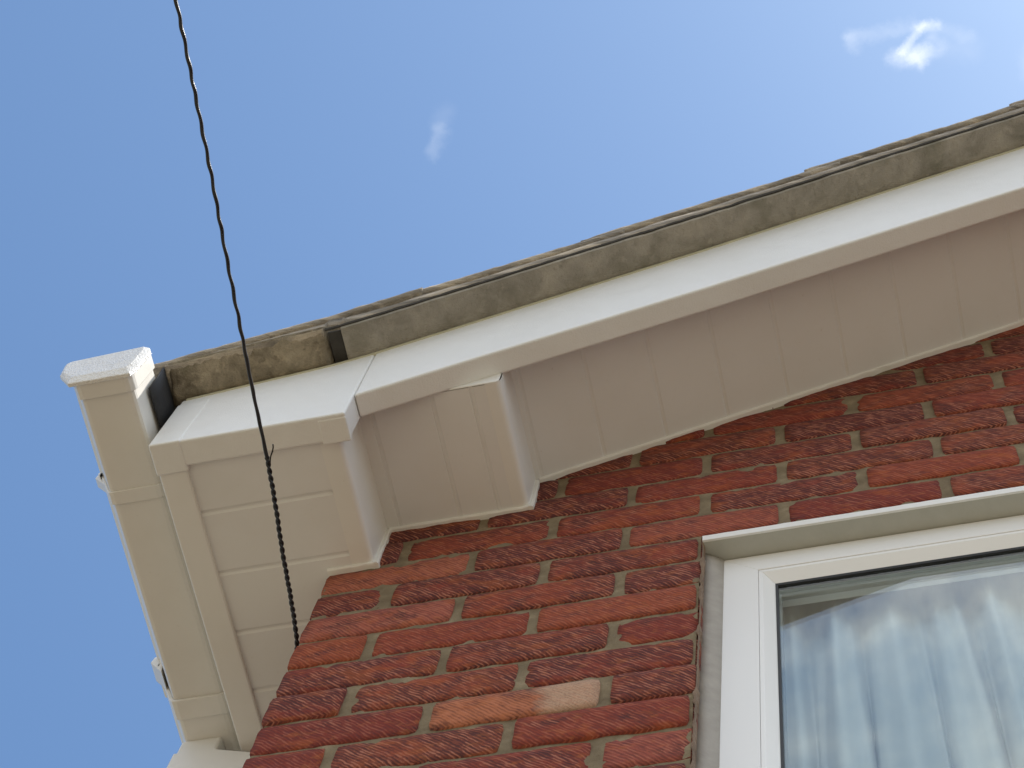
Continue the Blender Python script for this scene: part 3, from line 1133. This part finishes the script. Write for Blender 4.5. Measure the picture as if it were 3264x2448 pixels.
# felt hanging behind the gutter
bm = bmesh.new()
n = 40
rings = []
for i in range(n + 1):
    y = -0.300 + 0.9 * i / n
    q = N3(0.1, y, 2, 9) * 0.002
    rings.append([bm.verts.new((-0.2215 + q, y, 0.165)), bm.verts.new((-0.2235 + q, y, 0.225)), bm.verts.new((-0.2260 + q, y, 0.262 + q)), bm.verts.new((-0.2400, y + .003, 0.286)),
                  bm.verts.new((-0.2385, y + .003, 0.288)), bm.verts.new((-0.2235 + q, y, 0.263 + q)), bm.verts.new((-0.2200 + q, y, 0.225)), bm.verts.new((-0.2190 + q, y, 0.165))])
for a, b in zip(rings[:-1], rings[1:]):
    for k in range(8):
        bm.faces.new((a[k], a[(k + 1) % 8], b[(k + 1) % 8], b[k]))
bm.faces.new(rings[0]); bm.faces.new(rings[-1][::-1])
o = rpart('roofing_felt', bm, M_felt, smooth=True)
o['label'] = 'black felt edge between the gutter and the first tile'

# ------------------------------------------------------------------ gutter
GP = [(-0.2255, 0.216), (-0.2265, 0.128), (-0.2275, 0.1235), (-0.2310, 0.1205), (-0.2360, 0.1195), (-0.3020, 0.1195), (-0.3070, 0.1207), (-0.3100, 0.1245),
      (-0.3440, 0.2000), (-0.3490, 0.2040), (-0.3520, 0.2100), (-0.3490, 0.2160), (-0.3420, 0.2160)]


def offset_profile(P, d):
    out = []
    for i, p in enumerate(P):
        a = Vector(P[max(0, i - 1)])
        b = Vector(P[min(len(P) - 1, i + 1)])
        t = (b - a).normalized()
        nrm = Vector((t.y, -t.x))      # outward (down) for this winding
        q = Vector(p) - nrm * d
        out.append((q.x, q.y))
    return out


def sleeve(bm, P, th, y0, y1):
    """thin walled profile extruded along y"""
    Q = offset_profile(P, -th)
    poly = P + Q[::-1]
    a = [bm.verts.new((x, y0, z)) for x, z in poly]
    b = [bm.verts.new((x, y1, z)) for x, z in poly]
    n_ = len(poly)
    m_ = len(P)
    for i in range(n_):
        bm.faces.new((a[i], b[i], b[(i + 1) % n_], a[(i + 1) % n_]))
    for i in range(m_ - 1):
        bm.faces.new((a[i], a[i + 1], a[n_ - 2 - i], a[n_ - 1 - i]))
        bm.faces.new((b[n_ - 1 - i], b[n_ - 2 - i], b[i + 1], b[i]))


bm = bmesh.new()
sleeve(bm, GP, 0.002, -0.332, 0.232)
gut = part('gutter', bm, M_gutter)
gut['label'] = 'white square gutter along the left eaves'


def gpart(name, bm, mat, **kw):
    o = obj(name, bm, mat, None, **kw)
    o.parent = gut
    return o


# far run beyond the outlet
bm = bmesh.new()
sleeve(bm, GP, 0.002, 0.345, LEN)
gpart('gutter_run', bm, M_gutter)
# end cap: collar and chamfered plate
bm = bmesh.new()
CP = offset_profile(GP, 0.0045)
sleeve(bm, CP, 0.0042, -0.344, -0.315)
gpart('end_cap_collar', bm, M_gutter, bevel=0.0012)
bm = bmesh.new()
outer = [(-0.3185, 0.1120), (-0.2225, 0.1120), (-0.2175, 0.1400), (-0.2175, 0.2080), (-0.2240, 0.2250), (-0.3440, 0.2130), (-0.3540, 0.2010), (-0.3470, 0.1600)]
inner = [(-0.3160, 0.1270), (-0.2310, 0.1270), (-0.2270, 0.1420), (-0.2270, 0.2060), (-0.2310, 0.2190), (-0.3420, 0.2070), (-0.3470, 0.2000), (-0.3400, 0.1600)]
a = [bm.verts.new((x, -0.3385, z)) for x, z in outer]
b = [bm.verts.new((x, -0.3445, z)) for x, z in outer]
c = [bm.verts.new((x, -0.3500, z)) for x, z in inner]
bm.faces.new(a[::-1]); bm.faces.new(c)
for i in range(8):
    j = (i + 1) % 8
    bm.faces.new((a[i], a[j], b[j], b[i]))
    bm.faces.new((b[i], b[j], c[j], c[i]))
gpart('end_cap', bm, M_cap, bevel=0.0012)
# union bracket with its clip
bm = bmesh.new()
BP = offset_profile(GP, 0.0038)
sleeve(bm, BP, 0.0037, -0.166, -0.145)
prism_y(bm, [(-0.328, 0.160), (-0.358, 0.200), (-0.357, 0.214), (-0.340, 0.214)], -0.163, -0.147)
gpart('union_bracket', bm, M_gutter, bevel=0.001)
bm = bmesh.new()
box(bm, -0.3455, -0.3440, -0.1700, -0.1630, 0.190, 0.199)
gpart('bracket_seal', bm, M_seal)
# running outlet
bm = bmesh.new()
OP = offset_profile(GP, 0.0062)
sleeve(bm, OP, 0.0060, 0.188, 0.222)
prism_y(bm, [(-0.330, 0.158), (-0.359, 0.197), (-0.357, 0.215), (-0.342, 0.215)], 0.156, 0.190)
OP2 = offset_profile(GP, 0.0022)
sleeve(bm, OP2, 0.0030, 0.222, 0.345)
gpart('running_outlet', bm, M_gutter, bevel=0.0014)
bm = bmesh.new()
box(bm, -0.3425, -0.3405, 0.156, 0.182, 0.180, 0.188)
gpart('outlet_seal', bm, M_seal)

# ------------------------------------------------------------------ downpipe
bm = bmesh.new()
prism_y(bm, [(-0.3150, 0.1190), (-0.2480, 0.1190), (-0.2480, 0.073), (-0.0120, -0.0225), (-0.0120, GZ), (-0.0770, GZ), (-0.0770, -0.066), (-0.3150, 0.0190)], 0.2605, 0.3250)
dp = part('downpipe', bm, M_white, bevel=0.005, segs=3)
dp['label'] = 'white square downpipe bending in to the wall below the gutter outlet'
bm = bmesh.new()
prism_y(bm, [(-0.3172, 0.0790), (-0.2462, 0.0790), (-0.2462, 0.0745), (-0.18, 0.0478), (-0.18, -0.0310), (-0.3172, 0.0170)], 0.2585, 0.3270)
o = obj('pipe_socket', bm, M_white, None, bevel=0.0035, segs=3)
o.parent = dp

# ------------------------------------------------------------------ overhead cable
cable = empty('overhead_cable', (-0.0171, 0.0126, -0.0913))
tag(cable, 'black twisted overhead cable running up from the wall corner, its cut end sticking out', 'cable')
CM = Matrix.Translation((0.0171, -0.0126, 0.0913))


def cpart(name, bm, **kw):
    o = obj(name, bm, M_cable, None, smooth=True)
    o.parent = cable
    o.matrix_parent_inverse = CM
    return o


CW = [(-0.0215, 0.035, -0.0935), (-0.0171, 0.0126, -0.0913), (-0.0122, -0.0419, -0.0858), (-0.0080, -0.1096, -0.079), (-0.0026, -0.1696, -0.073), (0.0019, -0.236, -0.0664),
      (0.0050, -0.3349, -0.0565), (0.0088, -0.4189, -0.0481), (0.0133, -0.5205, -0.0379), (0.0172, -0.5893, -0.0311), (0.0200, -0.6389, -0.0261), (0.0230, -0.7128, -0.0187),
      (0.0266, -0.7976, -0.0102), (0.0289, -0.8636, -0.0036), (0.34, -9.0, 1.0), (0.78, -20.0, 3.2)]


def cat(pts, per):
    out = []
    for i in range(len(pts) - 1):
        p0 = Vector(pts[max(0, i - 1)]); p1 = Vector(pts[i]); p2 = Vector(pts[i + 1]); p3 = Vector(pts[min(len(pts) - 1, i + 2)])
        big = (p2 - p1).length > 1
        if i >= len(pts) - 4: 
            p0 = p1 + (p1 - p2) if big else p0
            p3 = p2 + (p2 - p1)
        n_ = max(2, int((p2 - p1).length / per))
        for k in range(n_):
            t = k / n_
            out.append(p1.lerp(p2, t) if big else 0.5 * ((2 * p1) + (-p0 + p2) * t + (2 * p0 - 5 * p1 + 4 * p2 - p3) * t * t + (-p0 + 3 * p1 - 3 * p2 + p3) * t ** 3))
    out.append(Vector(pts[-1]))
    return out


def helix(path, amp, period, phase, y_from=None, y_to=None):
    out = []
    d = 0.0
    for i, p in enumerate(path):
        if i: d += (p - path[i - 1]).length
        t = (path[min(i + 1, len(path) - 1)] - path[max(i - 1, 0)]).normalized()
        s = t.cross(Vector((0, 0, 1))).normalized()
        u = s.cross(t)
        a = 2 * math.pi * d / period + phase + 1.3 * N3(d, 0.5, 0.2, 9) + 0.7 * N3(d, 0.5, 3.2, 27)
        am = amp(d, p) if callable(amp) else amp
        out.append(p + (s * math.cos(a) + u * math.sin(a)) * am)
    return out


path = cat(CW, 0.0016)
near = [p for p in path if p.y > -1.6]
far = [p for p in path if p.y <= -1.6]
core = helix(near, lambda d, p: 0.0005 * min(1.0, max(0.0, (-p.y - 0.38) / 0.06)) + (0.0002), 0.0365, 0.6)
# two strands twisted tight near the wall, opening to a gently kinked pair above
bm = bmesh.new()
sub = [p for p in core if p.y > -0.245]
sweep(bm, helix(sub, 0.0018, 0.020, 0.0), 0.0019, 8)
cpart('wrapped_strand', bm)
bm = bmesh.new()
h2 = helix(sub, 0.0018, 0.020, math.pi)
sweep(bm, h2, 0.0019, 8)
cpart('wrapped_strand', bm)
bm = bmesh.new()
up_ = [p for p in core if p.y <= -0.241]
step_pts = up_ + [p for p in far[::60]]
sweep(bm, step_pts, lambda i: 0.0026 + 0.00018 * math.sin(i * 0.23), 9)
cpart('drop_wire', bm)
bm = bmesh.new()
tail = [Vector(c) for c in ((0.0006, -0.228, -0.0672), (0.0040, -0.233, -0.0675), (0.0062, -0.2400, -0.0668), (0.0085, -0.2455, -0.066), (0.0120, -0.2510, -0.0655), (0.0142, -0.2560, -0.0650), (0.0152, -0.2610, -0.0645))]
sweep(bm, cat(tail, 0.001), 0.00105, 8)
o = cpart('cut_end', bm)
o['label'] = 'short cut wire end sticking out sideways'
